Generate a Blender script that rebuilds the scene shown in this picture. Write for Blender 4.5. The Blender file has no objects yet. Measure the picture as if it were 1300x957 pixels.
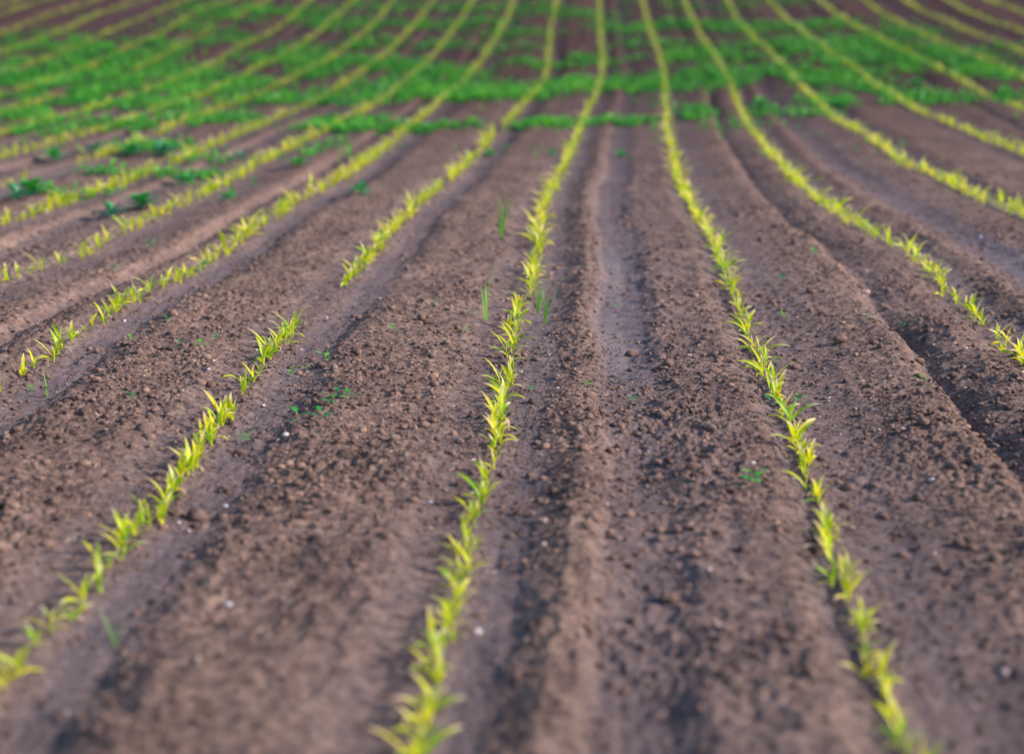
import bpy, math, random
import numpy as np

rng = random.Random(11)
C = bpy.context.scene.collection
scene = bpy.context.scene

# ------------------------------------------------------------------ camera numbers
W0, H0, F0 = 1300.0, 957.0, 2000.0
CAM_H = 1.18
PITCH = math.radians(13.59)
YAW = math.radians(3.53)
cp, sp, cy, sy = math.cos(PITCH), math.sin(PITCH), math.cos(YAW), math.sin(YAW)
RIGHT = np.array([cy, sy, 0.0])
FWD = np.array([-sy * cp, cy * cp, -sp])
UP = np.cross(RIGHT, FWD)
CAM = np.array([0.0, 0.0, CAM_H])


def hill(Y):
    """long profile of the field: level, then a slope rising away, then a crest"""
    Y = np.asarray(Y, float)
    a = 0.0034
    z = a * np.clip(Y - 10.5, 0, 21) ** 2
    z = z + 2 * a * 21 * (1 - np.exp(-np.clip(Y - 31.5, 0, None) / 45.0)) * 45.0
    return z


def ray(x, y):
    d = RIGHT * ((x - W0 / 2) / F0) + UP * ((H0 / 2 - y) / F0) + FWD
    return d


def on_ground(x, y, lift=0.0):
    """where the sight line through a point of the survey meets the field"""
    d = ray(x, y)
    lo, hi = 0.5, 60.0
    # first crossing, by marching
    t = lo
    prev = t
    while t < 70:
        p = CAM + d * t
        if p[2] < hill(p[1]) + lift:
            break
        prev = t
        t *= 1.02
    a, b = prev, t
    for _ in range(30):
        m = (a + b) / 2
        p = CAM + d * m
        if p[2] < hill(p[1]) + lift:
            b = m
        else:
            a = m
    p = CAM + d * b
    return float(p[0]), float(p[1])


def on_ground_many(xs, ys, lift=0.0):
    xs, ys = np.asarray(xs, float), np.asarray(ys, float)
    D = RIGHT * ((xs - W0 / 2) / F0)[:, None] + UP * ((H0 / 2 - ys) / F0)[:, None] + FWD
    hit = np.full(len(xs), 70.0); prev = 0.5; done = np.zeros(len(xs), bool); lo = np.full(len(xs), 0.5)
    t = 0.5
    while t < 70:
        below = (CAM[2] + D[:, 2] * t < hill(D[:, 1] * t) + lift) & ~done
        lo[below] = prev; hit[below] = t; done |= below
        prev = t; t *= 1.02
    for _ in range(25):
        m = (lo + hit) / 2
        b = CAM[2] + D[:, 2] * m < hill(D[:, 1] * m) + lift
        hit = np.where(b, m, hit); lo = np.where(b, lo, m)
    return D[:, 0] * hit, D[:, 1] * hit


def project(p):
    v = np.asarray(p, float) - CAM
    z = float(v @ FWD)
    if z < 0.05:
        return None
    return W0 / 2 + F0 * float(v @ RIGHT) / z, H0 / 2 - F0 * float(v @ UP) / z, z


# ------------------------------------------------------------------ the survey of the drilled rows
SURVEY = {
    0: [(761, 0), (763, 43), (765, 67), (765, 97), (753, 127), (740, 150), (726, 190), (706, 227), (688, 267), (685, 290), (680, 330), (672, 360),
        (655, 390), (650, 440), (637, 500), (626, 560), (620, 595), (603, 640), (590, 680), (578, 740), (562, 800), (545, 855)],
    1: [(816, 0), (825, 33), (838, 70), (845, 97), (846, 127), (847, 160), (857, 200), (863, 230), (880, 262), (901, 290), (918, 330), (932, 370),
        (950, 410), (975, 460), (999, 515), (1022, 580), (1043, 630), (1062, 690), (1085, 760), (1108, 810), (1132, 860)],
    2: [(870, 0), (880, 25), (895, 50), (915, 80), (930, 110), (945, 145), (970, 180), (990, 205), (1020, 235), (1050, 260), (1087, 282), (1136, 305),
        (1166, 325), (1195, 350), (1230, 380), (1260, 405), (1290, 430)],
    3: [(925, 0), (940, 30), (975, 60), (997, 85), (1020, 110), (1040, 128), (1062, 150), (1087, 160), (1115, 178), (1135, 195), (1150, 206), (1170, 212),
        (1192, 222), (1220, 235), (1250, 247), (1270, 253), (1300, 265)],
    4: [(978, 0), (997, 22), (1015, 36), (1032, 49), (1060, 70), (1085, 85), (1107, 102), (1135, 120), (1150, 130), (1167, 139), (1200, 149), (1237, 167),
        (1262, 179), (1300, 191)],
    5: [(1042, 0), (1062, 15), (1085, 32), (1115, 47), (1135, 57), (1160, 68), (1192, 85), (1215, 97), (1240, 111), (1257, 120), (1300, 135)],
    6: [(1100, 0), (1115, 12), (1145, 29), (1175, 44), (1212, 60), (1250, 75), (1280, 87), (1300, 97)],
    7: [(1150, 0), (1175, 15), (1200, 25), (1235, 41), (1275, 55), (1300, 65)],
    8: [(1205, 0), (1225, 12), (1257, 25), (1300, 39)],
    9: [(1257, 0), (1300, 16)],
    -1: [(708, 0), (700, 30), (697, 60), (697, 80), (690, 100), (680, 115), (665, 128), (650, 145), (635, 160), (615, 180), (600, 200), (580, 217),
         (565, 230), (545, 245), (520, 265), (497, 288), (475, 315), (455, 335), (437, 355), (415, 380), (380, 402), (350, 433), (320, 472), (293, 505),
         (265, 540), (240, 575), (205, 620), (160, 672), (120, 712), (75, 765), (40, 800), (0, 848)],
    -2: [(653, 0), (645, 20), (628, 50), (612, 75), (590, 100), (567, 120), (545, 137), (520, 160), (490, 183), (465, 203), (433, 222), (383, 247),
         (333, 277), (260, 325), (200, 357), (150, 387), (100, 415), (60, 445), (20, 468), (0, 480)],
    -3: [(600, 0), (585, 25), (565, 50), (545, 75), (515, 100), (490, 122), (456, 140), (433, 152), (383, 177), (333, 200), (300, 220), (253, 243),
         (213, 259), (167, 280), (143, 293), (90, 315), (33, 335), (0, 345)],
    -4: [(550, 0), (530, 28), (510, 48), (480, 75), (460, 90), (433, 107), (393, 130), (350, 147), (300, 167), (267, 183), (230, 197), (200, 210),
         (150, 230), (110, 242), (67, 257), (0, 277)],
    -5: [(498, 0), (480, 25), (455, 47), (433, 62), (413, 77), (367, 100), (300, 127), (233, 150), (183, 173), (107, 200), (43, 217), (0, 230)],
    -6: [(450, 0), (433, 15), (400, 43), (360, 67), (320, 87), (260, 117), (200, 137), (150, 157), (83, 173), (0, 197)],
    -7: [(393, 0), (370, 23), (343, 40), (300, 60), (278, 75), (240, 94), (187, 112), (135, 130), (88, 145), (0, 166)],
    -8: [(337, 0), (298, 22), (270, 35), (245, 48), (215, 66), (170, 88), (125, 104), (60, 124), (0, 142)],
    -9: [(293, 0), (260, 10), (240, 20), (210, 38), (175, 53), (135, 72), (90, 92), (50, 105), (0, 120)],
    -10: [(233, 0), (200, 13), (163, 27), (120, 45), (92, 59), (60, 70), (0, 92)],
    -11: [(180, 0), (150, 8), (120, 18), (82, 36), (60, 44), (0, 66)],
    -12: [(118, 0), (62, 18), (37, 27), (0, 41)],
    -13: [(55, 0), (0, 18)],
}
K_MIN, K_MAX = -40, 40
YS = np.concatenate([np.linspace(-40, 1.8, 30), np.arange(2.0, 34, 0.25), np.linspace(34.5, 400, 120)])
devs = {}
for k, pts in SURVEY.items():
    gx_, gy_ = on_ground_many([p[0] for p in pts], [p[1] for p in pts], 0.04)
    w = sorted(zip(gy_.tolist(), gx_.tolist()))
    yy = np.array([a for a, _ in w]); xx = np.array([b for _, b in w])
    devs[k] = (yy, xx - (0.75 * k - 0.304))
common = []
for Y in YS:
    v = [np.interp(Y, devs[k][0], devs[k][1]) for k in (-2, -1, 0, 1, 2)]
    common.append(float(np.mean(v)))
common = np.array(common)
ROWX = np.zeros((len(YS), K_MAX - K_MIN + 1))
for k in range(K_MIN, K_MAX + 1):
    base = 0.75 * k - 0.304 + common
    if k in devs:
        yy, dv = devs[k]
        own = np.interp(YS, yy, dv)
        wgt = np.clip(1 - np.maximum(yy[0] - YS, YS - yy[-1]) / 7.0, 0, 1)   # the row's own line inside its surveyed stretch
        base = base * (1 - wgt) + (0.75 * k - 0.304 + own) * wgt
    ROWX[:, k - K_MIN] = base
ROWX.sort(axis=1)
kern = np.array([1, 2, 1]) / 4.0
for _ in range(1):
    sm = ROWX.copy()
    sm[1:-1] = kern[0] * ROWX[:-2] + kern[1] * ROWX[1:-1] + kern[2] * ROWX[2:]
    ROWX = sm
KS = np.arange(K_MIN, K_MAX + 1)


def row_x(k, Y):
    return float(np.interp(Y, YS, ROWX[:, k - K_MIN]))


def row_coord(X, Y):
    """continuous row number at (X, Y); arrays of one shape"""
    X = np.asarray(X, float); Y = np.asarray(Y, float)
    xf, yf = X.ravel(), Y.ravel()
    j = np.clip(np.searchsorted(YS, yf) - 1, 0, len(YS) - 2)
    t = np.clip((yf - YS[j]) / (YS[j + 1] - YS[j]), 0, 1)
    k0 = np.clip(np.round((xf + 0.304 - np.interp(yf, YS, common)) / 0.75).astype(int), K_MIN + 3, K_MAX - 3)
    v = k0.astype(float)
    best = np.zeros_like(xf)
    nk = ROWX.shape[1]
    for d in (-3, -2, -1, 0, 1, 2):
        ka = k0 + d - K_MIN
        xa = ROWX[j, ka] * (1 - t) + ROWX[j + 1, ka] * t
        xb = ROWX[j, np.minimum(ka + 1, nk - 1)] * (1 - t) + ROWX[j + 1, np.minimum(ka + 1, nk - 1)] * t
        inside = (xf >= xa) & (xf < xb)
        v = np.where(inside, k0 + d + (xf - xa) / np.maximum(xb - xa, 1e-3), v)
    far = np.abs(xf) > 28
    v = np.where(far, (xf + 0.304) / 0.75, v)
    return v.reshape(X.shape)


# ------------------------------------------------------------------ noise
nr = np.random.RandomState(5)
TAB = nr.rand(256, 256)
TX, TY, TH = nr.rand(256, 256), nr.rand(256, 256), nr.rand(256, 256)


def vnoise(x, y):
    xi, yi = np.floor(x).astype(int), np.floor(y).astype(int)
    fx, fy = x - xi, y - yi
    fx = fx * fx * (3 - 2 * fx); fy = fy * fy * (3 - 2 * fy)
    a, b = TAB[xi & 255, yi & 255], TAB[(xi + 1) & 255, yi & 255]
    c, d = TAB[xi & 255, (yi + 1) & 255], TAB[(xi + 1) & 255, (yi + 1) & 255]
    return (a * (1 - fx) + b * fx) * (1 - fy) + (c * (1 - fx) + d * fx) * fy - 0.5


def lumps(x, y, keep=1.0):
    """rounded clods on a jittered grid: height 0..1 of the clod at each place"""
    xi, yi = np.floor(x).astype(int), np.floor(y).astype(int)
    out = np.zeros_like(x)
    for dx in (-1, 0, 1):
        for dy in (-1, 0, 1):
            cx, cy_ = xi + dx, yi + dy
            px = cx + 0.15 + 0.7 * TX[cx & 255, cy_ & 255]
            py = cy_ + 0.15 + 0.7 * TY[cx & 255, cy_ & 255]
            hh = TH[cx & 255, cy_ & 255]
            r = 0.30 + 0.55 * hh
            d2 = ((x - px) ** 2 + (y - py) ** 2) / (r * r)
            out = np.maximum(out, np.sqrt(np.clip(1 - d2, 0, 1)) * r * 1.1 * (hh < keep))
    return out


# cross profiles between one row and the next: position (0..1 of the row spacing), height in metres, roughness, grey tint (packing and furrow shade)
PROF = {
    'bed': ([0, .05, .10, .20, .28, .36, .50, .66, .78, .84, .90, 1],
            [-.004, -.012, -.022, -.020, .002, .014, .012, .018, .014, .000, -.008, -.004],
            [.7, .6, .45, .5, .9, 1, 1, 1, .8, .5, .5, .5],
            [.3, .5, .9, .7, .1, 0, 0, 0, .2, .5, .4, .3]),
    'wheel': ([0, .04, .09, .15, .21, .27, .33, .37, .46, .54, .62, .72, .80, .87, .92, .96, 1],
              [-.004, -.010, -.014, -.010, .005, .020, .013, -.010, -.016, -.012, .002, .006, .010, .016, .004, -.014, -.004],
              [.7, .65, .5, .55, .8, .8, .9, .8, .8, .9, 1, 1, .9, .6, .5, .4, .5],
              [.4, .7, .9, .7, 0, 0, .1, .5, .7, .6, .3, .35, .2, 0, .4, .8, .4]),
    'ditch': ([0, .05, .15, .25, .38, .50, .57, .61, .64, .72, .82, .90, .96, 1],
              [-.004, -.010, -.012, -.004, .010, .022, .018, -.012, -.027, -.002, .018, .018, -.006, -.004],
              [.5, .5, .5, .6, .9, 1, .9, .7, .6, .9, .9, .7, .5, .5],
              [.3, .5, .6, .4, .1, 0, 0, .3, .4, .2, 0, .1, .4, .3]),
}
KIND_OF = {0: 'wheel', 1: 'ditch', 2: 'wheel', -1: 'bed', -2: 'bed', -3: 'ditch', -4: 'wheel', -5: 'bed', -6: 'wheel', 3: 'bed', 4: 'ditch', 5: 'bed', 6: 'wheel'}


def surface(X, Y, fine=True):
    """height, roughness and grey tint (packing and furrow shade) of the soil at (X, Y)"""
    X = np.asarray(X, float); Y = np.asarray(Y, float)
    wob = 0.030 * vnoise(X * 0.8 + 3, Y * 1.3) + 0.030 * vnoise(X * 5, Y * 4 + 9) + 0.014 * vnoise(X * 11, Y * 10 + 5)
    v = row_coord(X + wob, Y)
    i = np.floor(v).astype(int); f = v - i
    h = np.zeros_like(X); r = np.zeros_like(X); p = np.zeros_like(X)
    names = np.full(i.shape, 0)
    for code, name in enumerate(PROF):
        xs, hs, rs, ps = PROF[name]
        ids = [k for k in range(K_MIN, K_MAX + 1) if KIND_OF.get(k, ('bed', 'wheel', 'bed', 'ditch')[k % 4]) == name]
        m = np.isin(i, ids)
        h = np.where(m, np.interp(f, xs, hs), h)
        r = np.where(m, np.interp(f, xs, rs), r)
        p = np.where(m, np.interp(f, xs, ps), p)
    h = h * .95 * (1.0 + 0.7 * vnoise(X * 1.1, Y * 0.9 + 40))
    z = hill(Y) + h + 0.030 * vnoise(X * 0.9 + 50, Y * 0.55) + 0.014 * vnoise(X * 4.1, Y * 3.3)
    # lug marks pressed in the wheel track beside the middle row
    tr = np.exp(-((v - 0.455) / 0.12) ** 4) + np.exp(-((v - 2.56) / 0.11) ** 4)
    tr = tr * np.clip((Y - 4.6) / 0.5, 0, 1) * np.clip(1.25 - (Y - 5) / 7, .35, 1) * (0.65 + 0.7 * vnoise(Y * 1.3, X * 0.1))
    z = z - tr * 0.007 + tr * 0.0075 * np.sin(Y * 2 * math.pi / 0.105 + 20 * np.abs(f - 0.46))
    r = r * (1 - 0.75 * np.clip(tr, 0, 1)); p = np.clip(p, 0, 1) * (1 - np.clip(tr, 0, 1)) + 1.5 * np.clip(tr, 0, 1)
    if fine:
        fade = np.clip(1.25 - Y / 16.0, 0.12, 1)
        r2 = r * (0.25 + 1.35 * np.clip(vnoise(X * 3.3 + 7, Y * 2.6) + 0.5, 0, 1) ** 1.5)
        z = z + fade * r2 * np.clip(.65 + (Y - 3) * .25, .65, 1) * (0.024 * lumps(X * 15, Y * 13, 0.18) + 0.012 * lumps(X * 34 + 9, Y * 31, 0.55) + 0.008 * lumps(X * 75, Y * 70 + 3, 0.8))
        z = z + fade * (0.3 + 0.7 * r) * (0.014 * vnoise(X * 12, Y * 9) + 0.009 * vnoise(X * 24, Y * 20) + 0.005 * vnoise(X * 60, Y * 50))
    return z, r, p


def ground_z(x, y):
    z, _, _ = surface(np.array([x]), np.array([y]))
    return float(z[0])


# ------------------------------------------------------------------ helpers
def tag(o, label=None, cat=None, group=None, kind=None):
    if label: o['label'] = label
    if cat: o['category'] = cat
    if group: o['group'] = group
    if kind: o['kind'] = kind
    return o


def mesh_np(name, V, quads=None, tris=None, mat=None, attrs=None, smooth=True):
    me = bpy.data.meshes.new(name)
    V = np.asarray(V, np.float32)
    me.vertices.add(len(V)); me.vertices.foreach_set('co', V.ravel())
    loops = []; starts = []; n = 0
    if quads is not None and len(quads):
        q = np.asarray(quads, np.int32); loops.append(q.ravel()); starts.append(n + 4 * np.arange(len(q))); n += q.size
    if tris is not None and len(tris):
        t = np.asarray(tris, np.int32); loops.append(t.ravel()); starts.append(n + 3 * np.arange(len(t))); n += t.size
    loops = np.concatenate(loops); starts = np.concatenate(starts).astype(np.int32)
    me.loops.add(len(loops)); me.loops.foreach_set('vertex_index', loops)
    me.polygons.add(len(starts)); me.polygons.foreach_set('loop_start', starts)
    me.update(calc_edges=True)
    if smooth:
        me.polygons.foreach_set('use_smooth', np.ones(len(starts), bool))
    for nm, arr in (attrs or {}).items():
        arr = np.asarray(arr, np.float32)
        if arr.ndim == 1:
            a = me.attributes.new(nm, 'FLOAT', 'POINT'); a.data.foreach_set('value', arr)
        else:
            a = me.attributes.new(nm, 'FLOAT_COLOR', 'POINT'); a.data.foreach_set('color', arr.ravel())
    if mat: me.materials.append(mat)
    me.validate()
    return me


def link(name, data, parent=None):
    o = bpy.data.objects.new(name, data); C.objects.link(o)
    if parent: o.parent = parent
    return o


class Nodes:
    def __init__(self, name):
        self.m = bpy.data.materials.new(name); self.m.use_nodes = True
        self.t = self.m.node_tree; self.t.nodes.clear()

    def n(self, kind, **kw):
        x = self.t.nodes.new(kind)
        for k, v in kw.items():
            if k == 'inp':
                for a, b in v.items(): x.inputs[a].default_value = b
            else: setattr(x, k, v)
        return x

    def l(self, a, b): self.t.links.new(a, b)

    def ramp(self, fac, stops):
        r = self.n('ShaderNodeValToRGB'); e = r.color_ramp.elements
        e[0].position, e[0].color = stops[0][0], (*stops[0][1], 1)
        e[1].position, e[1].color = stops[-1][0], (*stops[-1][1], 1)
        for p, c in stops[1:-1]:
            s = e.new(p); s.color = (*c, 1)
        self.l(fac, r.inputs['Fac']); return r.outputs['Color']

    def mix(self, fac, a, b, mode='MIX'):
        x = self.n('ShaderNodeMix', data_type='RGBA', blend_type=mode)
        if isinstance(fac, float): x.inputs['Factor'].default_value = fac
        else: self.l(fac, x.inputs['Factor'])
        for s, v in (('A', a), ('B', b)):
            i = [q for q in x.inputs if q.name == s and q.type == 'RGBA'][0]
            if isinstance(v, tuple): i.default_value = (*v, 1)
            else: self.l(v, i)
        return [q for q in x.outputs if q.type == 'RGBA'][0]

    def noise(self, vec, scale, detail=4, rough=.6):
        x = self.n('ShaderNodeTexNoise', inp={'Scale': scale, 'Detail': detail, 'Roughness': rough}); self.l(vec, x.inputs['Vector']); return x.outputs['Fac']


def soil_material(name, clod=False):
    M = Nodes(name)
    geo = M.n('ShaderNodeNewGeometry'); pos = geo.outputs['Position']
    big = M.noise(pos, 2.3, 3); mid = M.noise(pos, 34, 7, .75); fin = M.noise(pos, 170, 3, .7)
    c1 = M.ramp(mid, [(.28, (.060, .040, .036)), (.44, (.160, .110, .094)), (.57, (.275, .193, .160)), (.72, (.46, .335, .275))])
    c2 = M.ramp(big, [(.30, (.72, .70, .72)), (.7, (1.2, 1.16, 1.12))])
    c = M.mix(1.0, c1, c2, 'MULTIPLY')
    # pale grains and flecks
    vor = M.n('ShaderNodeTexVoronoi', inp={'Scale': 240.0}); M.l(pos, vor.inputs['Vector'])
    c = M.mix(M.ramp(M.noise(pos, 60, 2, .5), [(.60, (0, 0, 0)), (.72, (.55, .55, .55))]), c, (.36, .20, .13))
    fl = M.ramp(M.noise(pos, 330, 1, .5), [(.66, (0, 0, 0)), (.76, (1, 1, 1))])
    c = M.mix(fl, c, (.30, .23, .21))
    # soil colour darkens with distance, from the level ground up the slope
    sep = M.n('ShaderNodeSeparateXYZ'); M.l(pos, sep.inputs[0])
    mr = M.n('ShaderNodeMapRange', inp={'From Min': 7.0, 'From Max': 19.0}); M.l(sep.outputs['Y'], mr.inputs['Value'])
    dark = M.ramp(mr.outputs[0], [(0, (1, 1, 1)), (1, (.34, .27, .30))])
    if not clod:
        at = M.n('ShaderNodeAttribute', attribute_name='packed_shade')
        gry = M.mix(mid, (.085, .073, .088), (.215, .185, .212))  # pressed-soil grey, deepened with furrow shade painted into the colour
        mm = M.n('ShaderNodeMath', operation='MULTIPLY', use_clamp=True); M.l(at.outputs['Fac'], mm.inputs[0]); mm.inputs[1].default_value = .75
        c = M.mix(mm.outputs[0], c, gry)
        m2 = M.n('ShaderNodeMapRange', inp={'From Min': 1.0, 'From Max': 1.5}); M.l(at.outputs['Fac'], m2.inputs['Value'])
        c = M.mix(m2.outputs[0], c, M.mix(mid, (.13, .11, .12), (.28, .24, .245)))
    else:
        oi = M.n('ShaderNodeAttribute', attribute_name='shade')
        tone = M.ramp(oi.outputs['Fac'], [(0, (.75, .72, .75)), (.5, (1., .99, .98)), (1, (1.35, 1.25, 1.2))])
        c = M.mix(1.0, c, tone, 'MULTIPLY')
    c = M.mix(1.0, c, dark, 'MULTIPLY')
    b = M.n('ShaderNodeBsdfPrincipled', inp={'Roughness': .92}); b.inputs['Specular IOR Level'].default_value = .04
    M.l(c, b.inputs['Base Color'])
    bu = M.n('ShaderNodeBump', inp={'Strength': 1.0, 'Distance': .008}); M.l(M.noise(pos, 210, 6, .75), bu.inputs['Height'])
    M.l(bu.outputs['Normal'], b.inputs['Normal'])
    o = M.n('ShaderNodeOutputMaterial'); M.l(b.outputs[0], o.inputs[0])
    return M.m


def leaf_material(name, stops, tip, trans=.4, gloss=.45, spread=1.0, far=(1, 1, 1), low=(1, 1, 1)):
    M = Nodes(name)
    a = M.n('ShaderNodeAttribute', attribute_name='along')     # 0 at the base, 1 at the tip of a leaf
    s = M.n('ShaderNodeAttribute', attribute_name='pale')      # how far the tip has bleached
    oi = M.n('ShaderNodeObjectInfo')
    geo = M.n('ShaderNodeNewGeometry')
    nz = M.noise(geo.outputs['Position'], 60, 2)
    add = M.n('ShaderNodeMath', operation='ADD'); M.l(nz, add.inputs[0])
    v = M.n('ShaderNodeAttribute', attribute_name='vary'); M.l(v.outputs['Fac'], add.inputs[1])
    rnd = M.n('ShaderNodeMath', operation='MULTIPLY_ADD'); M.l(oi.outputs['Random'], rnd.inputs[0]); rnd.inputs[1].default_value = .5 * spread; rnd.inputs[2].default_value = -.25 * spread
    add2 = M.n('ShaderNodeMath', operation='ADD'); M.l(add.outputs[0], add2.inputs[0]); M.l(rnd.outputs[0], add2.inputs[1])
    half = M.n('ShaderNodeMath', operation='MULTIPLY'); M.l(add2.outputs[0], half.inputs[0]); half.inputs[1].default_value = .5
    c = M.ramp(half.outputs[0], stops)
    tr = M.ramp(a.outputs['Fac'], [(.52, (0, 0, 0)), (.92, (1, 1, 1))])
    mm = M.n('ShaderNodeMath', operation='MULTIPLY'); M.l(tr, mm.inputs[0]); M.l(s.outputs['Fac'], mm.inputs[1])
    c = M.mix(mm.outputs[0], c, tip)
    # leaf colour dulls with distance up the slope
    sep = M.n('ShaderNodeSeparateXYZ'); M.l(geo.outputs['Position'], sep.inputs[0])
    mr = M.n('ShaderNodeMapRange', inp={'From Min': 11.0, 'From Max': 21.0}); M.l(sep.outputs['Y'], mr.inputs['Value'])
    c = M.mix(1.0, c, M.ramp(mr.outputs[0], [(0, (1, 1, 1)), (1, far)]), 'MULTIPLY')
    patch = M.ramp(M.noise(geo.outputs['Position'], 1.6, 3, .6), [(.35, low), (.65, (1, 1, 1))])
    c = M.mix(1.0, c, patch, 'MULTIPLY')
    b = M.n('ShaderNodeBsdfPrincipled', inp={'Roughness': gloss}); M.l(c, b.inputs['Base Color'])
    b.inputs['Specular IOR Level'].default_value = .4
    t = M.n('ShaderNodeBsdfTranslucent'); M.l(c, t.inputs['Color'])
    mx = M.n('ShaderNodeMixShader', inp={0: trans}); M.l(b.outputs[0], mx.inputs[1]); M.l(t.outputs[0], mx.inputs[2])
    o = M.n('ShaderNodeOutputMaterial'); M.l(mx.outputs[0], o.inputs[0])
    return M.m


def stone_material(name, c0, c1):
    M = Nodes(name)
    geo = M.n('ShaderNodeNewGeometry')
    c = M.mix(M.noise(geo.outputs['Position'], 90, 4), c0, c1)
    b = M.n('ShaderNodeBsdfPrincipled', inp={'Roughness': .7}); M.l(c, b.inputs['Base Color'])
    bu = M.n('ShaderNodeBump', inp={'Strength': .5, 'Distance': .002}); M.l(M.noise(geo.outputs['Position'], 200, 4), bu.inputs['Height'])
    M.l(bu.outputs['Normal'], b.inputs['Normal'])
    o = M.n('ShaderNodeOutputMaterial'); M.l(b.outputs[0], o.inputs[0])
    return M.m


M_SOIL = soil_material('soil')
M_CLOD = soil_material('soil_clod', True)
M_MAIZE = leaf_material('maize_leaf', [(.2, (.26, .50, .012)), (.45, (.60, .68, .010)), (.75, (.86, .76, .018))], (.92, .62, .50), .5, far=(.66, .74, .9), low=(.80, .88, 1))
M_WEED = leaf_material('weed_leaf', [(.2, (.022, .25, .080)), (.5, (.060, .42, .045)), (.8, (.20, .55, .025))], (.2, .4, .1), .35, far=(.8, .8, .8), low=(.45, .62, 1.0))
M_GRASS = leaf_material('grass_leaf', [(.2, (.10, .36, .03)), (.8, (.22, .48, .03))], (.4, .5, .1), .35)
M_STRAW = stone_material('straw', (.40, .29, .20), (.58, .46, .36))
M_WHITE = stone_material('white_stone', (.34, .30, .29), (.54, .50, .48))
M_PINK = stone_material('pink_stone', (.30, .20, .175), (.46, .34, .30))
M_GREY = stone_material('grey_stone', (.26, .26, .31), (.42, .42, .48))

# ------------------------------------------------------------------ the field: one sheet to the horizon
t_in = np.linspace(-.52, .46, 980)
out = np.geomspace(.004, 60, 70)
tcols = np.concatenate([(-.52 - out)[::-1], t_in, .46 + out])
ydense = [2.0]
while ydense[-1] < 33: ydense.append(ydense[-1] + max(.0055, .00165 * ydense[-1]))
yrows = np.concatenate([np.linspace(-60, 1.9, 60), np.array(ydense), np.geomspace(33.3, 900, 90)])
Yg, Tg = np.meshgrid(yrows, tcols, indexing='ij')
Xg = Tg * np.maximum(Yg, 2.0)
Zg, Rg, Pg = surface(Xg, Yg)
ny, nx = Xg.shape
V = np.stack([Xg, Yg, Zg], -1).reshape(-1, 3)
idx = np.arange(ny * nx).reshape(ny, nx)
Q = np.stack([idx[:-1, :-1], idx[:-1, 1:], idx[1:, 1:], idx[1:, :-1]], -1).reshape(-1, 4)
field = link('field_ground', mesh_np('field_ground', V, quads=Q, mat=M_SOIL, attrs={'packed_shade': Pg.ravel()}))
tag(field, 'ploughed brown field with drilled rows, ridges and wheel tracks, rising at the back', 'field', kind='structure')
del Yg, Tg, Xg, Zg, V, Q


# ------------------------------------------------------------------ clods
def ico(level):
    import bmesh
    bm = bmesh.new(); bmesh.ops.create_icosphere(bm, subdivisions=level, radius=1)
    V = np.array([v.co[:] for v in bm.verts]); T = np.array([[v.index for v in f.verts] for f in bm.faces]); bm.free()
    return V, T


def lumpy(V, seed, amp=.3, flat=.7):
    r = np.random.RandomState(seed)
    d = np.zeros(len(V))
    for _ in range(5):
        a = r.randn(3); a /= np.linalg.norm(a)
        d += r.uniform(-amp, amp) * np.clip(V @ a, -.2, 1)
    P = V * (1 + d)[:, None] + r.uniform(-.07, .07, V.shape)
    return P * np.array([r.uniform(.8, 1.25), r.uniform(.8, 1.25), flat])


def scatter_lumps(level, pts, sizes, shades, seed, flat=.72):
    V0, T0 = ico(level)
    tmpl = [lumpy(V0, seed + i, .38, flat) for i in range(14)]
    r = np.random.RandomState(seed)
    which = r.randint(0, 14, len(pts)); ang = r.rand(len(pts)) * 6.283
    tm = np.array(tmpl)[which]
    c, s = np.cos(ang)[:, None], np.sin(ang)[:, None]
    P = np.stack([tm[:, :, 0] * c - tm[:, :, 1] * s, tm[:, :, 0] * s + tm[:, :, 1] * c, tm[:, :, 2]], -1)
    P = P * sizes[:, None, None] + pts[:, None, :]
    T = T0[None] + (np.arange(len(pts)) * len(V0))[:, None, None]
    return P.reshape(-1, 3), T.reshape(-1, 3), np.repeat(shades, len(V0))


def random_field_points(n, y0, y1, power=1.0, seed=1):
    r = np.random.RandomState(seed)
    Y = y0 * (y1 / y0) ** (r.rand(n) ** power)
    X = Y * r.uniform(-.46, .40, n)
    return X, Y


VV, TT, SS = [], [], []
off = 0
for level, n, y0, y1, smin, smax, seed in ((2, 2600, 3.2, 9.0, .008, .016, 21), (1, 22000, 2.2, 13, .0025, .0085, 22), (1, 120000, 3.4, 9, .0014, .0038, 24), (1, 9000, 4, 11, .005, .011, 23)):
    X, Y = random_field_points(n, y0, y1, .9, seed)
    z, r_, p_ = surface(X, Y)
    rr = np.random.RandomState(seed + 50)
    keep = rr.rand(n) < ((r_ ** 1.5 if smax > .004 else .35 + .65 * r_) * (0.35 + 1.3 * np.clip(vnoise(X * 2.2, Y * 2.2 + 31) + .5, 0, 1)))
    X, Y, z = X[keep], Y[keep], z[keep]
    s = smin + (smax - smin) * rr.rand(len(X)) ** 2.2
    P, T, S = scatter_lumps(level, np.stack([X, Y, z + s * .22], -1), s, rr.rand(len(X)), seed)
    VV.append(P); TT.append(T + off); SS.append(S); off += len(P)
clods = link('soil_crumbs', mesh_np('soil_crumbs', np.concatenate(VV), tris=np.concatenate(TT), mat=M_CLOD, attrs={'shade': np.concatenate(SS)}))
tag(clods, 'loose brown crumbs of soil lying all over the ridges between rows', 'soil crumbs', kind='stuff')

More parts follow.
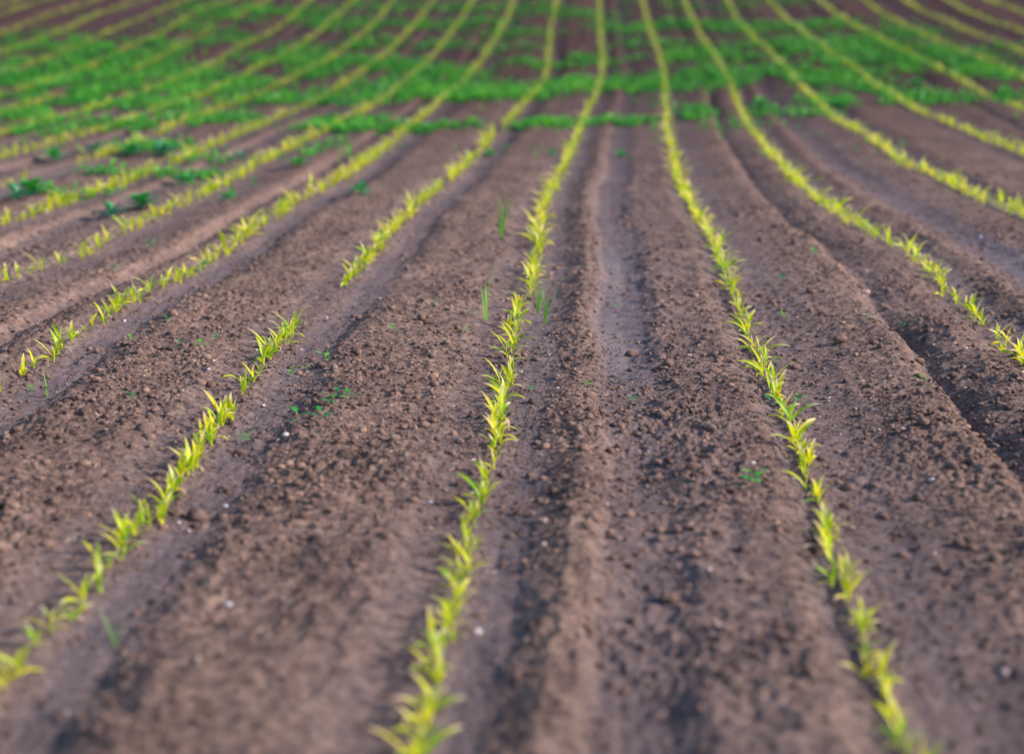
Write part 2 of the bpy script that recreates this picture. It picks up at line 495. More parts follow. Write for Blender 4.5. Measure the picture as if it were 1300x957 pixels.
# straw bits and pale grit lying about
r = np.random.RandomState(77)
X, Y = random_field_points(420, 2.6, 13, .9, 78)
z, _, _ = surface(X, Y)
VV = []; TT = []; n = 0
for x, y, zz in zip(X, Y, z):
    L = r.uniform(.006, .022); w = r.uniform(.0007, .0018); a = r.rand() * 6.28; u = np.array([math.cos(a), math.sin(a), r.uniform(-.15, .25)]) * L / 2
    sd = np.array([-math.sin(a), math.cos(a), 0]) * w; up = np.array([0, 0, w])
    c0 = np.array([x, y, zz + .004])
    VV += [c0 - u - sd, c0 - u + sd, c0 - u + up * 1.5, c0 + u - sd, c0 + u + sd, c0 + u + up * 1.5]
    TT += [[n, n + 3, n + 4], [n, n + 4, n + 1], [n + 1, n + 4, n + 5], [n + 1, n + 5, n + 2], [n + 2, n + 5, n + 3], [n + 2, n + 3, n], [n, n + 1, n + 2], [n + 3, n + 5, n + 4]]
    n += 6
straw = link('straw_litter', mesh_np('straw_litter', np.array(VV), tris=np.array(TT), mat=M_STRAW, smooth=False))
tag(straw, 'short pale bits of old straw scattered over the soil', 'straw', kind='stuff')
X, Y = random_field_points(380, 2.4, 16, .9, 79)
z, _, _ = surface(X, Y)
s = .0022 + .0042 * r.rand(380) ** 2
P, T, S = scatter_lumps(1, np.stack([X, Y, z + s * .4], -1), s, r.rand(380), 80)
grit = link('pale_grit', mesh_np('pale_grit', P, tris=T, mat=M_PINK))
tag(grit, 'small pale grit and stone chips scattered over the soil', 'grit', kind='stuff')


# ------------------------------------------------------------------ leaves
def blade(base, azim, length, width, rise, droop, twist=0.0, pale=.5, vary=.5, segs=8, fold=.35, taper=1.0):
    """one strap leaf: starts steep at the stem and arches outward; returns vertices, quads, attributes"""
    V, Q, A = [], [], []
    p = np.array(base, float); el = rise
    step = length / segs
    for i in range(segs + 1):
        t = i / segs
        h = np.array([math.cos(azim), math.sin(azim), 0.0])
        d = h * math.cos(el) + np.array([0, 0, 1]) * math.sin(el)
        w = width * (.34 + .66 * math.sin(math.pi * min(1, t * 1.15 + .12)) if t < .55 else max(.03, (1 - ((t - .55) / .45) ** (1.5 * taper))))
        ta = twist * t
        side0 = np.array([-math.sin(azim), math.cos(azim), 0.0]); nrm = np.cross(side0, d) * -1
        side = side0 * math.cos(ta) + nrm * math.sin(ta)
        up = np.cross(d, side)
        V += [p - side * w / 2 + up * w * fold / 2, p, p + side * w / 2 + up * w * fold / 2]
        A += [t, t, t]
        if i < segs:
            b = 3 * i
            Q += [[b, b + 1, b + 4, b + 3], [b + 1, b + 2, b + 5, b + 4]]
        p = p + d * step
        el -= droop / segs * (0.4 + 1.2 * t)
        azim += twist * .12 / segs
    n = len(V)
    return np.array(V), np.array(Q), np.array(A), np.full(n, pale), np.full(n, vary)


def tube(p0, p1, r0, r1, n=7):
    V = []
    p0, p1 = np.array(p0), np.array(p1)
    for p, rr in ((p0, r0), (p0 * .5 + p1 * .5, (r0 + r1) * .52), (p1, r1)):
        for i in range(n):
            a = 2 * math.pi * i / n
            V.append(p + np.array([math.cos(a) * rr, math.sin(a) * rr, 0]))
    Q = []
    for j in range(2):
        for i in range(n):
            Q.append([j * n + i, j * n + (i + 1) % n, (j + 1) * n + (i + 1) % n, (j + 1) * n + i])
    T = [[2 * n, 2 * n + i, 2 * n + i + 1] for i in range(1, n - 1)]
    return np.array(V), np.array(Q), np.array(T)


def seedling_pieces(seed):
    """stem and leaves of one young maize plant"""
    r = random.Random(seed)
    hs = r.uniform(.012, .030)
    n = r.choice([3, 4, 4, 5, 5])
    a0 = r.uniform(0, math.pi)
    lean = (r.uniform(-.005, .005), r.uniform(-.005, .005))
    pieces = []
    leaves = []
    for i in range(n):
        az = a0 + math.pi * i + r.uniform(-.55, .55)
        f = i / (n - 1)
        L = (.068, .098, .108, .084, .055)[min(4, int(f * 4.01))] * r.uniform(.80, 1.15)
        rise = math.radians(38 + 46 * f + r.uniform(-9, 9))
        droop = math.radians((95 - 60 * f) * r.uniform(.5, 1.35))
        wd = r.uniform(.0115, .0165) * (1.0 - .25 * f)
        base = (lean[0] * f, lean[1] * f, hs * (.35 + .65 * f))
        pale = r.choice([0, .4, .9, 1.0, 1.0]) * r.uniform(.6, 1)
        leaves.append(blade(base, az, L, wd, rise, droop, r.uniform(-1.0, 1.0), pale, r.uniform(.0, 1.0)))
    st = tube((0, 0, -.02), (lean[0], lean[1], hs * 1.05), .0036, .0026)
    return st, leaves, n


def leaf_attrs(parts):
    return {'along': np.concatenate([p[2] for p in parts]), 'pale': np.concatenate([p[3] for p in parts]), 'vary': np.concatenate([p[4] for p in parts])}


def join(parts):
    V, Q, off = [], [], 0
    for p in parts:
        V.append(p[0]); Q.append(p[1] + off); off += len(p[0])
    return np.concatenate(V), np.concatenate(Q)


PROTO = []
for sidx in range(18):
    st, leaves, n = seedling_pieces(300 + sidx)
    sm = mesh_np('stem', st[0], quads=st[1], tris=st[2], mat=M_MAIZE,
                 attrs={'along': np.zeros(len(st[0])), 'pale': np.zeros(len(st[0])), 'vary': np.full(len(st[0]), .35)})
    lm = [mesh_np('leaf', l[0], quads=l[1], mat=M_MAIZE, attrs={'along': l[2], 'pale': l[3], 'vary': l[4]}) for l in leaves]
    sv = (st[0], st[1], np.zeros(len(st[0])), np.zeros(len(st[0])), np.full(len(st[0]), .35))
    allp = [sv] + leaves
    JV, JQ = join(allp)
    jm = mesh_np('maize_seedling', JV, quads=JQ, mat=M_MAIZE, attrs=leaf_attrs(allp))
    tip = max(l[3][0] for l in leaves)
    PROTO.append(dict(stem=sm, leaves=lm, joined=jm, V=JV, Q=JQ, A=leaf_attrs(allp), n=n, pale=sum(l[3][0] for l in leaves) / n))

# gaps in the rows, given as stretches of the surveyed height of the photograph
GAPS = {0: [(364, 372), (604, 616)], -1: [(158, 166), (186, 194), (226, 232), (354, 379), (383, 399)], 3: [(184, 186), (205, 207)],
        -2: [(455, 462)], -3: [(286, 292)], -4: [(203, 210), (243, 246)], -5: [(203, 216)], 2: [], 5: [(120, 127)], 6: [], -6: [(140, 146)],
        -7: [(113, 118)], -8: [(22, 34), (88, 118)], 4: []}
SPARSE = {0: [(616, 640)], -5: [(216, 226)]}
ORD = ['', 'first', 'second', 'third', 'fourth', 'fifth', 'sixth', 'seventh', 'eighth', 'ninth', 'tenth', 'eleventh', 'twelfth', 'thirteenth', 'fourteenth',
       'fifteenth', 'sixteenth', 'seventeenth', 'eighteenth', 'nineteenth']
TENS = {2: ('twenty', 'twentieth'), 3: ('thirty', 'thirtieth'), 4: ('forty', 'fortieth'), 5: ('fifty', 'fiftieth'), 6: ('sixty', 'sixtieth'), 7: ('seventy', 'seventieth'),
        8: ('eighty', 'eightieth'), 9: ('ninety', 'ninetieth')}


def ordinal(n):
    if n < 20: return ORD[n]
    t, u = divmod(n, 10)
    return TENS[t][1] if u == 0 else TENS[t][0] + '-' + ORD[u]


def row_name(k):
    if k == 0: return 'the middle row'
    return 'the %s row %s of centre' % (ORD[abs(k)], 'right' if k > 0 else 'left')


def plant_positions(k):
    pr = random.Random(900 + k)
    Y = 2.25 if abs(k) < 3 else 3.0
    res = []
    while Y < 33:
        dens = .44 + .34 * min(1, max(0, (Y - 3.2) / 1.6))
        x = row_x(k, Y)
        pj = project((x, Y, float(hill(Y)) + .04))
        skip = False; small = False
        if pj:
            for a, b in GAPS.get(k, []):
                if a <= pj[1] <= b: skip = True
            for a, b in SPARSE.get(k, []):
                if a <= pj[1] <= b and pr.random() < .5: skip = True
        if not skip and pr.random() < .965:
            res.append((x + pr.gauss(0, .009), Y))
            if pr.random() < .22: res.append((x + pr.gauss(0, .014), Y + pr.uniform(.02, .05)))
        Y += dens * pr.choice([.08, .10, .115, .13, .145]) * pr.uniform(.85, 1.15)
    return res


cands = []; farplants = []
for k in range(-15, 12):
    pp = [q for q in plant_positions(k) if abs(q[0]) < .60 * max(q[1], 2) + 1.2]
    if not pp: continue
    zz = surface(np.array([q[0] for q in pp]), np.array([q[1] for q in pp]))[0]
    for (x, y), z in zip(pp, zz.tolist()):
        pj = project((x, y, z + .02))
        visible = pj and 4 < pj[0] < 1296 and 6 < pj[1] < 953
        (cands if visible else farplants).append((k, x, y, z, pj[2] if pj else 99))
cands.sort(key=lambda c: c[4])
near, rest = cands[:300], cands[300:]
farplants += rest
near.sort(key=lambda c: (c[0], c[2]))
counter = {}
for k, x, y, z, dist in near:
    counter[k] = counter.get(k, 0) + 1
    pi = rng.randrange(len(PROTO)); P = PROTO[pi]
    sc_ = rng.choice([.55, .8, .9, .95, 1.0, 1.1]) * rng.uniform(.9, 1.08) * (.74 + .26 * min(1, max(0, (y - 3.0) / 1.5))); rz = rng.uniform(0, 6.283)
    word = {3: 'three-leaved', 4: 'four-leaved', 5: 'five-leaved'}[P['n']]
    tone = 'pale-tipped ' if P['pale'] > .42 else 'yellow-green '
    label = '%s%s maize seedling, %s from the near end of %s' % (tone, word, ordinal(counter[k]), row_name(k))
    if dist < 9.0:
        o = link('maize_seedling', None)
        o.empty_display_size = .03
        link('stem', P['stem'], o)
        for lm in P['leaves']: link('leaf', lm, o)
    else:
        o = link('maize_seedling', P['joined'])
    o.location = (x, y, z - .002); o.rotation_euler = (rng.gauss(0, .07), rng.gauss(0, .07), rz); o.scale = (sc_,) * 3
    tag(o, label, 'maize seedling', 'maize seedlings in the drilled rows')


def bulk(name, items, protos, mat):
    """many small plants in one mesh: items = (proto, x, y, z, rot, scale)"""
    VV, QQ, AA, off = [], [], {'along': [], 'pale': [], 'vary': []}, 0
    for p, x, y, z, a, s in items:
        v = p['V'] * s; c, q = math.cos(a), math.sin(a)
        VV.append(np.stack([v[:, 0] * c - v[:, 1] * q + x, v[:, 0] * q + v[:, 1] * c + y, v[:, 2] + z], -1)); QQ.append(p['Q'] + off); off += len(v)
        for key in AA: AA[key].append(p['A'][key])
    return link(name, mesh_np(name, np.concatenate(VV), quads=np.concatenate(QQ), mat=mat, attrs={k_: np.concatenate(v_) for k_, v_ in AA.items()}))


items = [(PROTO[rng.randrange(len(PROTO))], x, y, z - .002, rng.uniform(0, 6.28), rng.choice([.75, .95, 1.1, 1.25]) * rng.uniform(.9, 1.1) * (1 if y < 13 else .9) * (.78 if y < 3.5 else 1)) for k, x, y, z, d in farplants]
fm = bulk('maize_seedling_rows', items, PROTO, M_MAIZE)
tag(fm, 'far rows of yellow-green maize seedlings merging into stripes up the slope', 'maize rows', kind='stuff')


# ------------------------------------------------------------------ weeds
def oval(base, azim, length, width, rise, droop, vary, pale=0.0):
    V, Q, A = [], [], []
    segs = 5
    p = np.array(base, float); el = rise
    for i in range(segs + 1):
        t = i / segs
        d = np.array([math.cos(azim) * math.cos(el), math.sin(azim) * math.cos(el), math.sin(el)])
        w = width * max(.08, math.sin(math.pi * min(1, max(0, (t - .12) / .88)) ** .8))
        side = np.array([-math.sin(azim), math.cos(azim), 0])
        V += [p - side * w / 2 + np.array([0, 0, w * .12]), p, p + side * w / 2 + np.array([0, 0, w * .12])]
        A += [t] * 3
        if i < segs:
            b = 3 * i; Q += [[b, b + 1, b + 4, b + 3], [b + 1, b + 2, b + 5, b + 4]]
        p = p + d * length / segs; el -= droop / segs
    n = len(V)
    return np.array(V), np.array(Q), np.array(A), np.full(n, pale), np.full(n, vary)


def weed_proto(seed, n, L, upright, vary):
    r = random.Random(seed); parts = []
    for i in range(n):
        az = 2.4 * i + r.uniform(-.4, .4); f = i / max(1, n - 1)
        parts.append(oval((0, 0, .004 + upright * .03 * f), az, L * r.uniform(.6, 1.1), L * r.uniform(.34, .5), math.radians(12 + upright * 62 * f + r.uniform(-8, 12)),
                          math.radians(r.uniform(10, 50)), min(1, max(0, vary + r.uniform(-.2, .2)))))
    JV, JQ = join(parts)
    return dict(V=JV, Q=JQ, A=leaf_attrs(parts), parts=parts)


def grass_proto(seed, n, L):
    r = random.Random(seed)
    parts = [blade((r.uniform(-.004, .004), r.uniform(-.004, .004), -.003), r.uniform(0, 6.28), L * r.uniform(.6, 1.1), .004 * r.uniform(.8, 1.3), math.radians(r.uniform(70, 88)),
                   math.radians(r.uniform(5, 40)), r.uniform(-.6, .6), .2, r.uniform(.2, .8)) for _ in range(n)]
    JV, JQ = join(parts)
    return dict(V=JV, Q=JQ, A=leaf_attrs(parts), parts=parts)


WEEDS = [weed_proto(50 + i, 5 + i % 5, .042 + .014 * (i % 3), .6 + .4 * (i % 2), [.2, .4, .6, .85][i % 4]) for i in range(12)]
# ragged bands and patches of weeds across the slope: centre x, y, half sizes, weight
BANDS = [(330, 20, 90, 9, 1), (250, 35, 60, 7, .8), (440, 30, 70, 8, .9), (560, 32, 60, 7, .8), (650, 42, 60, 6, .8), (720, 18, 60, 6, .8), (820, 55, 50, 6, .8), (150, 55, 70, 9, .8),
         (420, 78, 60, 8, .9), (330, 125, 60, 7, .8), (250, 112, 60, 8, .9), (900, 12, 60, 5, .7), (1080, 30, 60, 6, .7), (40, 55, 60, 12, 1), (25, 80, 45, 14, 1), (110, 72, 60, 14, 1), (130, 108, 60, 18, 1), (165, 80, 50, 14, 1), (60, 118, 60, 14, 1), (200, 62, 45, 12, 1), (230, 92, 50, 12, 1),
         (50, 147, 60, 9, 1), (150, 128, 60, 10, .9), (215, 133, 40, 10, 1), (290, 50, 40, 9, .8), (285, 12, 55, 10, 1.3), (380, 12, 60, 10, 1), (345, 72, 50, 9, .9), (385, 62, 40, 8, .9), (400, 92, 40, 8, .9),
         (300, 105, 50, 8, .8), (20, 100, 40, 12, 1), (90, 95, 60, 9, 1), (170, 160, 40, 6, .7), (300, 150, 40, 7, .5), (250, 150, 50, 6, .6),
         (470, 55, 45, 7, 1), (500, 82, 55, 9, 1), (535, 112, 95, 12, 1.3), (620, 118, 75, 10, 1.2), (560, 92, 60, 8, 1), (440, 157, 60, 9, 1), (520, 162, 100, 4, .8), (385, 122, 45, 8, .9), (450, 125, 50, 7, .9),
         (700, 80, 60, 6, .9), (620, 28, 40, 5, 1), (600, 10, 70, 6, 1), (690, 10, 30, 6, .8), (480, 8, 50, 7, .8), (560, 58, 40, 6, .7), (640, 62, 50, 6, .6),
         (735, 76, 60, 6, 1.1), (885, 70, 60, 9, 1.1), (960, 66, 50, 9, 1.1), (740, 107, 70, 9, 1.1), (820, 110, 30, 8, 1), (880, 103, 70, 12, 1.1), (790, 34, 50, 7, 1), (860, 30, 40, 7, 1),
         (905, 30, 60, 7, 1), (960, 36, 60, 7, 1), (690, 158, 40, 5, .9), (780, 154, 55, 4, .9), (885, 143, 25, 7, 1), (965, 137, 14, 8, .8), (920, 92, 40, 8, .8), (830, 4, 60, 4, .6),
         (1030, 35, 45, 7, 1), (1010, 57, 70, 9, 1.2), (1080, 58, 90, 10, 1.4), (1100, 82, 85, 12, 1.3), (1200, 72, 75, 12, 1.3), (1255, 92, 50, 10, 1.3), (1050, 98, 60, 12, 1), (1120, 118, 50, 10, .9),
         (1195, 125, 60, 7, .8), (1280, 122, 25, 8, .9), (1150, 42, 50, 7, 1), (1000, 4, 60, 4, .8), (1280, 60, 20, 4, .8), (985, 92, 40, 12, .9), (1060, 128, 50, 6, .7), (1020, 142, 40, 5, .5),
         (190, 185, 60, 6, .5), (40, 165, 45, 5, .6), (120, 160, 40, 5, .8), (260, 200, 60, 4, .2), (100, 245, 60, 5, .15)]
wi = []; spots = []
for cx, cy_, rx, ry, wt in BANDS:
    n = int(rx * ry * math.pi * .23 * wt)
    for _ in range(n):
        a = rng.uniform(0, 6.283); q = math.sqrt(rng.random()) * rng.choice([.7, .9, 1, 1.15, 1.5])
        x, y = cx + rx * q * math.cos(a), cy_ + ry * q * math.sin(a)
        if y < -8: continue
        spots.append((x, y, rng.uniform(.5, 1.05)))
for _ in range(46):       # small loose patches round the edges of the bands
    cx, cy_ = rng.uniform(0, 1300), rng.choice([rng.uniform(2, 60), rng.uniform(95, 170), rng.uniform(130, 240)])
    if cy_ > 165 and cx > 480: continue
    for _ in range(int(rng.uniform(10, 46))):
        spots.append((cx + rng.gauss(0, 26), cy_ + rng.gauss(0, 3.5), rng.uniform(.4, 1.0)))
for _ in range(420):      # strays
    spots.append((rng.uniform(0, 1300), rng.choice([rng.uniform(0, 60), rng.uniform(60, 200)]), rng.uniform(.3, .8)))
gxs, gys = on_ground_many([q[0] for q in spots], [q[1] for q in spots], .02)
gzs = surface(gxs, gys)[0]
holes = .75 * vnoise(gxs * 1.5, gys * 1.0) + .45 * vnoise(gxs * 4.3, gys * 3.1)
for gx, gy, gz, ho, q in zip(gxs.tolist(), gys.tolist(), gzs.tolist(), holes, spots):
    if ho < -.25: continue
    wi.append((WEEDS[rng.randrange(12)], gx, gy, gz - .002, rng.uniform(0, 6.28), q[2]))
wc = bulk('weed_cover', wi, WEEDS, M_WEED)
tag(wc, 'ragged green bands of low weeds crossing the rows on the rising ground', 'weeds', kind='stuff')

SMALL = [weed_proto(150 + i, 3 + i % 3, .020, .35, [.3, .55, .8][i % 3]) for i in range(6)]
CLUMP = [weed_proto(170 + i, 12 + 3 * i, .060, .9, [.15, .3, .6][i % 3]) for i in range(3)]
GRASS = [grass_proto(190 + i, 3 + i, .14) for i in range(3)]


def place(name, proto, mat, px, py, s, label, cat, group=None, lift=.0):
    gx, gy = on_ground(px, py)
    s = s * {'weed_sprout': 1.35, 'grass_shoot': 1.25}.get(name, 1.0)
    me = mesh_np(name, proto['V'] * s * np.array([1.6, 1.6, .9] if name == 'weed_clump' else [1, 1, 1]), quads=proto['Q'], mat=mat, attrs=proto['A'])
    o = link(name, me); o.location = (gx, gy, ground_z(gx, gy) + lift); o.rotation_euler = (0, 0, rng.uniform(0, 6.28))
    tag(o, label, cat, group); return o


WG = 'small weeds sprouting between the rows'
SW = [  # x, y, scale, label
    (185, 414, .7, 'tiny green sprout just left of the large dark clod between the left rows'),
    (214, 417, .8, 'tiny bright green sprout just below the large dark clod'),
    (167, 440, .9, 'small green sprout below and left of the large dark clod'),
    (229, 453, 1.0, 'small dark green sprout alone, below the large dark clod'),
    (168, 517, .9, 'small yellow-green sprout right of the round dark clod on the left bed'),
    (40, 492, .7, 'tiny sprout beside the furrow, near the left edge'),
    (14, 355, 1.0, 'small green sprout at the left edge above the second left row'),
    (413, 457, 1.6, 'bright green two-lobed sprout, largest one right of the first left row'),
    (370, 474, .9, 'round dark green sprout in the groove right of the first left row'),
    (386, 469, .7, 'tiny green sprout in the groove, just behind a round dark green one'),
    (274, 444, 1.1, 'flat green sprout left of the first left row, right one of two'),
    (256, 452, 1.1, 'flat green sprout left of the first left row, left one of two'),
    (430, 509, 1.4, 'flat pale green sprout, left one of a touching pair on the left bed'),
    (443, 511, 1.2, 'flat yellowish sprout, right one of a touching pair on the left bed'),
    (420, 522, 1.4, 'flat pale green sprout just below the touching pair'),
    (378, 539, 1.5, 'flat green sprout beside the white pebble, left one of two'),
    (408, 541, 1.4, 'flat green sprout beside the white pebble, right one of two'),
    (311, 553, 1.2, 'blurred green sprout in the groove left of the white pebble'),
    (556, 398, 1.1, 'small light green sprout left of the tall grass shoot, farther of two'),
    (599, 407, 1.0, 'small pale green sprout immediately left of the tall grass shoot'),
    (591, 428, 1.0, 'small green sprout at the foot of the tall grass shoot'),
    (499, 429, 1.2, 'small olive green sprout in the middle of the rough left bed'),
    (675, 494, .8, 'tiny green sprout in the groove right of the middle row'),
    (745, 495, .7, 'tiny yellow-green sprout on the pale ridge right of the middle row'),
    (792, 478, .8, 'tiny teal sprout below the round clod in the wheel track'),
    (804, 507, .7, 'tiny yellow sprout in the rough valley below the wheel track'),
    (782, 387, .8, 'tiny yellow-green sprout at the left edge of the smooth wheel track'),
    (1032, 334, 1.5, 'bright teal sprout in the ditch right of the first right row'),
    (994, 360, 1.3, 'small green sprout on the ridge right of the first right row'),
    (994, 400, .9, 'tiny green sprout on the ridge below a slightly bigger sprout'),
    (1105, 412, 1.1, 'small teal sprout in the bottom of the ditch'),
    (1147, 409, .9, 'tiny green sprout on the bank right of the ditch'),
    (1015, 507, 1.0, 'tiny teal sprout close to the right side of the first right row'),
    (988, 457, .9, 'tiny green sprout touching the first right row'),
    (1170, 492, .9, 'tiny yellow sprout at the lip of the ditch'),
    (957, 626, 1.8, 'blurred teal sprout on the brown bed left of the first right row'),
    (978, 512, 1.6, 'green sprout just left of the first right row'),
    (915, 183, 2.0, 'round green weed between the first and second right rows'),
    (192, 318, 1.7, 'round green weed just below the third left row'),
    (257, 343, 2.0, 'green weed at the foot of the second left row'),
    (145, 348, 1.2, 'small round green weed between the second and third left rows'),
]
for i, (x, y, s, lab) in enumerate(SW):
    place('weed_sprout', SMALL[i % 6], M_WEED, x, y, s, lab, 'weed', WG)
GG = 'stray grass shoots'
for i, (x, y, s, lab) in enumerate([
        (617, 408, 1.25, 'tall upright grass shoot standing just left of the middle row'),
        (694, 408, 1.0, 'arching dark green grass shoot touching the right side of the middle row'),
        (683, 393, .8, 'short thin grass shoot right of the middle row, behind an arching one'),
        (61, 498, .55, 'bent grass blade lying on the left bed near the left edge'),
        (146, 812, .45, 'blurred green grass shoot in the near left groove'),
        (637, 312, 1.4, 'thin grass shoot left of the middle row, well behind the tall one')]):
    place('grass_shoot', GRASS[i % 3] if i else GRASS[0], M_GRASS, x, y, s, lab, 'grass', GG)
CG = 'bigger weed clumps'
for i, (x, y, s, lab) in enumerate([
        (457, 251, 1.25, 'dark green weed clump alone between the first and second left rows'),
        (205, 200, 1.9, 'large teal weed clump leaning against the fourth left row'),
        (165, 195, 1.7, 'large teal weed clump, left neighbour of the largest one'),
        (120, 197, 1.5, 'teal weed clump where the fifth left row passes'),
        (70, 203, 1.6, 'dark teal weed clump between the fifth and sixth left rows'),
        (40, 250, 1.9, 'broad green weed clump just above the fourth left row near the edge'),
        (22, 258, 1.5, 'green weed clump nearest the left edge, above the fourth left row'),
        (235, 232, 1.3, 'rounded green weed clump between the third and fourth left rows'),
        (180, 268, 1.6, 'leafy green weed clump growing into the third left row'),
        (142, 275, 1.3, 'small leafy weed clump left of the one in the third left row'),
        (290, 256, .9, 'small green weed clump right below the third left row'),
        (378, 216, 1.1, 'teal weed clump between the second and third left rows'),
        (305, 200, 1.0, 'low green weed clump under the fourth left row'),
        (788, 197, .9, 'flat green weed clump between the middle and first right rows'),
        (622, 198, .9, 'dark green weed clump just right of the first left row'),
        (700, 200, .8, 'small green weed clump left of the middle row'),
        (965, 140, 1.3, 'teal weed clump right of the second right row'),
        (1163, 112, 1.8, 'tall pale teal weed clump at the front edge of the right weed band')]):
    place('weed_clump', CLUMP[i % 3], M_WEED, x, y, s, lab, 'weed', CG)


# ------------------------------------------------------------------ stones and big clods
def rock(name, px, py, r_, mat, label, cat, group, seed, flat=.65, sink=.25):
    V0, T0 = ico(3)
    P = lumpy(V0, seed, .42, flat)
    P = P + .05 * np.stack([np.sin(P[:, 1] * 5 + seed), np.sin(P[:, 2] * 6), np.sin(P[:, 0] * 5 + 2)], -1)
    me = mesh_np(name, P * r_, tris=T0, mat=mat, attrs={'shade': np.full(len(P), .45)})
    o = link(name, me); gx, gy = on_ground(px, py, r_ * .4); o.location = (gx, gy, ground_z(gx, gy) + r_ * flat * (1 - sink) * .8)
    o.rotation_euler = (0, 0, seed * 1.3); tag(o, label, cat, group); return o


SG = 'pebbles lying on the soil'
for i, (x, y, s, m, lab) in enumerate([
        (363, 551, .0125, M_WHITE, 'bright white pebble on the rough bed right of the first left row'),
        (708, 495, .0090, M_WHITE, 'white oval pebble in the groove right of the middle row'),
        (699, 519, .0070, M_GREY, 'pale greenish pebble just below the white oval one'),
        (662, 468, .0070, M_WHITE, 'small white chip at the right foot of the middle row'),
        (955, 598, .0100, M_WHITE, 'white pebble on the bed left of the first right row'),
        (1183, 612, .0110, M_WHITE, 'white pebble on the ridge left of the ditch, low right'),
        (1275, 851, .0115, M_PINK, 'cream pebble in the bottom right corner'),
        (607, 795, .0100, M_WHITE, 'blurred white pebble beside the near end of the middle row'),
        (1227, 556, .0060, M_GREY, 'small bluish stone on the wall of the ditch'),
        (283, 629, .0080, M_GREY, 'bluish stone in the groove right of the first left row'),
        (227, 650, .0070, M_WHITE, 'small white stone below the first left row'),
        (157, 406, .0100, M_WHITE, 'white stone at the foot of the second left row'),
        (325, 440, .0085, M_WHITE, 'whitish round pebble touching the left side of the first left row'),
        (334, 509, .0070, M_WHITE, 'white pebble just right of the first left row'),
        (265, 478, .0080, M_GREY, 'flat bluish-grey stone left of the first left row, nearer of two'),
        (272, 467, .0070, M_GREY, 'flat bluish-grey stone left of the first left row, farther of two'),
        (382, 440, .0070, M_PINK, 'flat pinkish stone in the groove right of the first left row'),
        (415, 402, .0085, M_WHITE, 'long pale stone right of the gap in the first left row'),
        (482, 379, .0075, M_WHITE, 'pale pebble on the rough bed left of the middle row'),
        (523, 467, .0070, M_PINK, 'small pinkish pebble on the rough bed left of the middle row'),
        (1096, 405, .0050, M_WHITE, 'tiny white stone in the bottom of the ditch'),
        (1225, 443, .0080, M_PINK, 'pinkish flat stone below the second right row'),
        (1212, 437, .0070, M_PINK, 'slim cream stone on the bank below the second right row'),
        (1245, 300, .0120, M_GREY, 'bluish-grey stone in the wheel track by the right edge'),
        (1128, 322, .0090, M_GREY, 'grey stone near the left side of the second right row'),
        (1020, 310, .0080, M_WHITE, 'white stone in the ditch above the teal sprout'),
        (1127, 270, .0120, M_PINK, 'pink stone in the bed above the second right row'),
        (600, 626, .0080, M_WHITE, 'white stone close to the gap in the middle row'),
        (545, 636, .0075, M_GREY, 'small bluish pebble left of the middle row, in front'),
        (690, 665, .0100, M_PINK, 'cream pebble in the groove right of the middle row, low down'),
        (690, 696, .0115, M_PINK, 'larger cream pebble below another in the groove'),
        (1052, 501, .0060, M_WHITE, 'white chip on the ridge right of the first right row'),
        (1145, 547, .0095, M_PINK, 'cream stone on the ridge between first right row and ditch'),
        (874, 450, .0120, M_PINK, 'beige stone at the left foot of the first right row'),
        (605, 268, .0150, M_PINK, 'pink stone between the first left row and middle row'),
        (290, 768, .0100, M_GREY, 'blurred pale stone on the bed in the lower left')]):
    rock('pebble', x, y, s * .78, m, lab, 'pebble', SG, 400 + i, .6, .45)
KG = 'larger clods of soil'
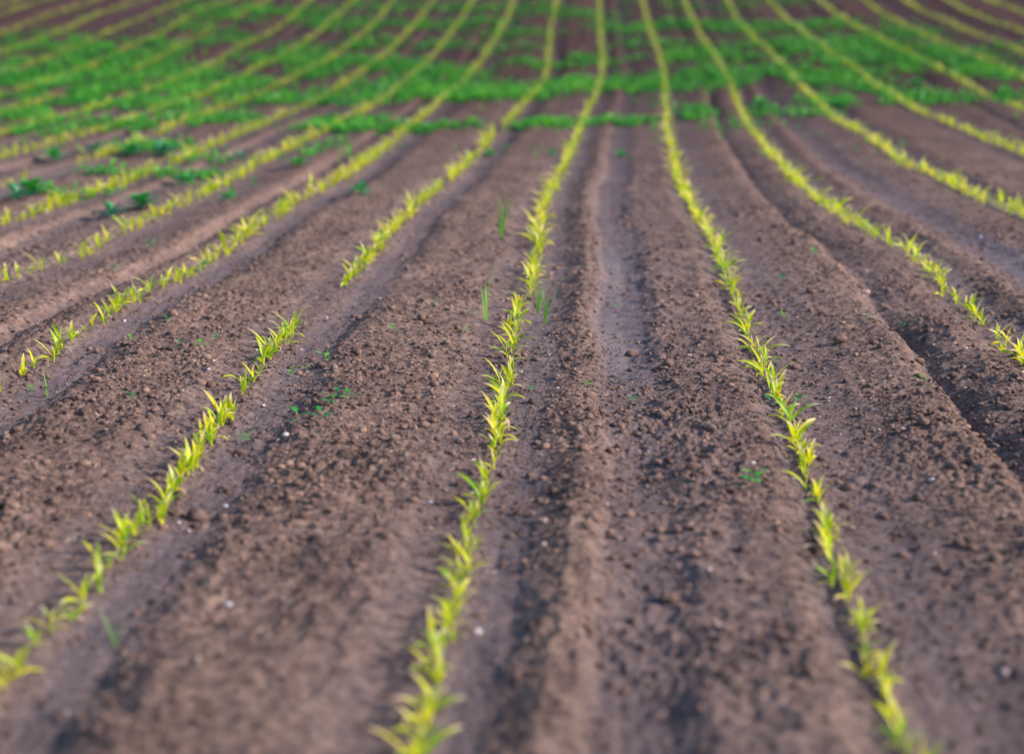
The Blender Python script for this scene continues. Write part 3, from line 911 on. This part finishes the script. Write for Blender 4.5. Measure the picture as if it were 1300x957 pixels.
for i, (x, y, s, m, lab) in enumerate([
        (220, 407, .0240, M_CLOD, 'largest dark clod, alone on the bed right of the second left row'),
        (97, 510, .0170, M_CLOD, 'round dark reddish clod near the left edge'),
        (803, 441, .0210, M_CLOD, 'round brown clod sitting in the smooth wheel track'),
        (756, 453, .0160, M_CLOD, 'brown clod on the right slope of the pale ridge'),
        (1098, 368, .0190, M_PINK, 'wedge-shaped pale brown stone beside the ditch'),
        (264, 410, .0130, M_CLOD, 'small dark clod right of the largest dark clod'),
        (451, 455, .0200, M_CLOD, 'rounded tan clod on the bed right of the two-lobed sprout'),
        (425, 470, .0190, M_CLOD, 'brown clod just below the two-lobed sprout'),
        (535, 410, .0170, M_CLOD, 'brown clod on the rough bed left of the middle row'),
        (568, 443, .0160, M_CLOD, 'tan clod on the bed close to the foot of the middle row'),
        (549, 538, .0160, M_CLOD, 'dark round clod on the bed left of the middle row'),
        (848, 460, .0190, M_CLOD, 'greyish clod on the right side of the wheel track'),
        (843, 391, .0140, M_CLOD, 'orange-brown clod right of the smooth wheel track'),
        (1045, 398, .0200, M_CLOD, 'biggest brown clod in the cluster left of the ditch'),
        (1030, 372, .0170, M_CLOD, 'brown clod behind the biggest one left of the ditch'),
        (1068, 433, .0210, M_CLOD, 'hollow-sided clod on the ridge left of the ditch'),
        (1165, 448, .0160, M_CLOD, 'dark clod on the right bank of the ditch'),
        (1172, 540, .0180, M_CLOD, 'dark clod low on the right bank of the ditch'),
        (850, 750, .0170, M_CLOD, 'blurred dark clod in the valley right of the pale ridge'),
        (255, 640, .0200, M_CLOD, 'blurred brown clod at the edge of the lower left bed')]):
    rock('soil_clod', x, y, s, m, lab, 'clod', KG, 500 + i, .72, .30)

# ------------------------------------------------------------------ light
SUN_EL, SUN_AZ = math.radians(28), math.radians(92)      # azimuth clockwise from the direction of the rows (+Y)
world = bpy.data.worlds.new('World'); scene.world = world; world.use_nodes = True
nt = world.node_tree; bg = nt.nodes['Background']
sky = nt.nodes.new('ShaderNodeTexSky'); sky.sky_type = 'NISHITA'; sky.sun_disc = False
sky.sun_elevation = SUN_EL; sky.sun_rotation = SUN_AZ; sky.air_density = 1.0; sky.dust_density = 1.0; sky.ozone_density = 2.5
nt.links.new(sky.outputs[0], bg.inputs[0]); bg.inputs[1].default_value = .14
sd = bpy.data.lights.new('sun', 'SUN'); sd.energy = 3.7; sd.angle = math.radians(4); sd.color = (1, .86, .75)
so = bpy.data.objects.new('sun', sd); C.objects.link(so)
from mathutils import Vector, Matrix
sdir = Vector((math.sin(SUN_AZ) * math.cos(SUN_EL), math.cos(SUN_AZ) * math.cos(SUN_EL), math.sin(SUN_EL)))
so.rotation_euler = (-sdir).to_track_quat('-Z', 'Y').to_euler(); so.location = sdir * 20

# ------------------------------------------------------------------ camera
cd = bpy.data.cameras.new('camera'); cam = bpy.data.objects.new('camera', cd); C.objects.link(cam)
cd.sensor_width = 36; cd.lens = 36 * F0 / W0; cd.clip_start = .05; cd.clip_end = 3000
cam.matrix_world = Matrix(((RIGHT[0], UP[0], -FWD[0], 0), (RIGHT[1], UP[1], -FWD[1], 0), (RIGHT[2], UP[2], -FWD[2], CAM_H), (0, 0, 0, 1)))
cd.dof.use_dof = True; cd.dof.focus_distance = 5.0; cd.dof.aperture_fstop = cd.lens / 37.0
scene.camera = cam
scene.view_settings.view_transform = 'Standard'; scene.view_settings.look = 'None'
scene.view_settings.exposure = .93; scene.view_settings.gamma = 1
scene.view_settings.use_curve_mapping = False
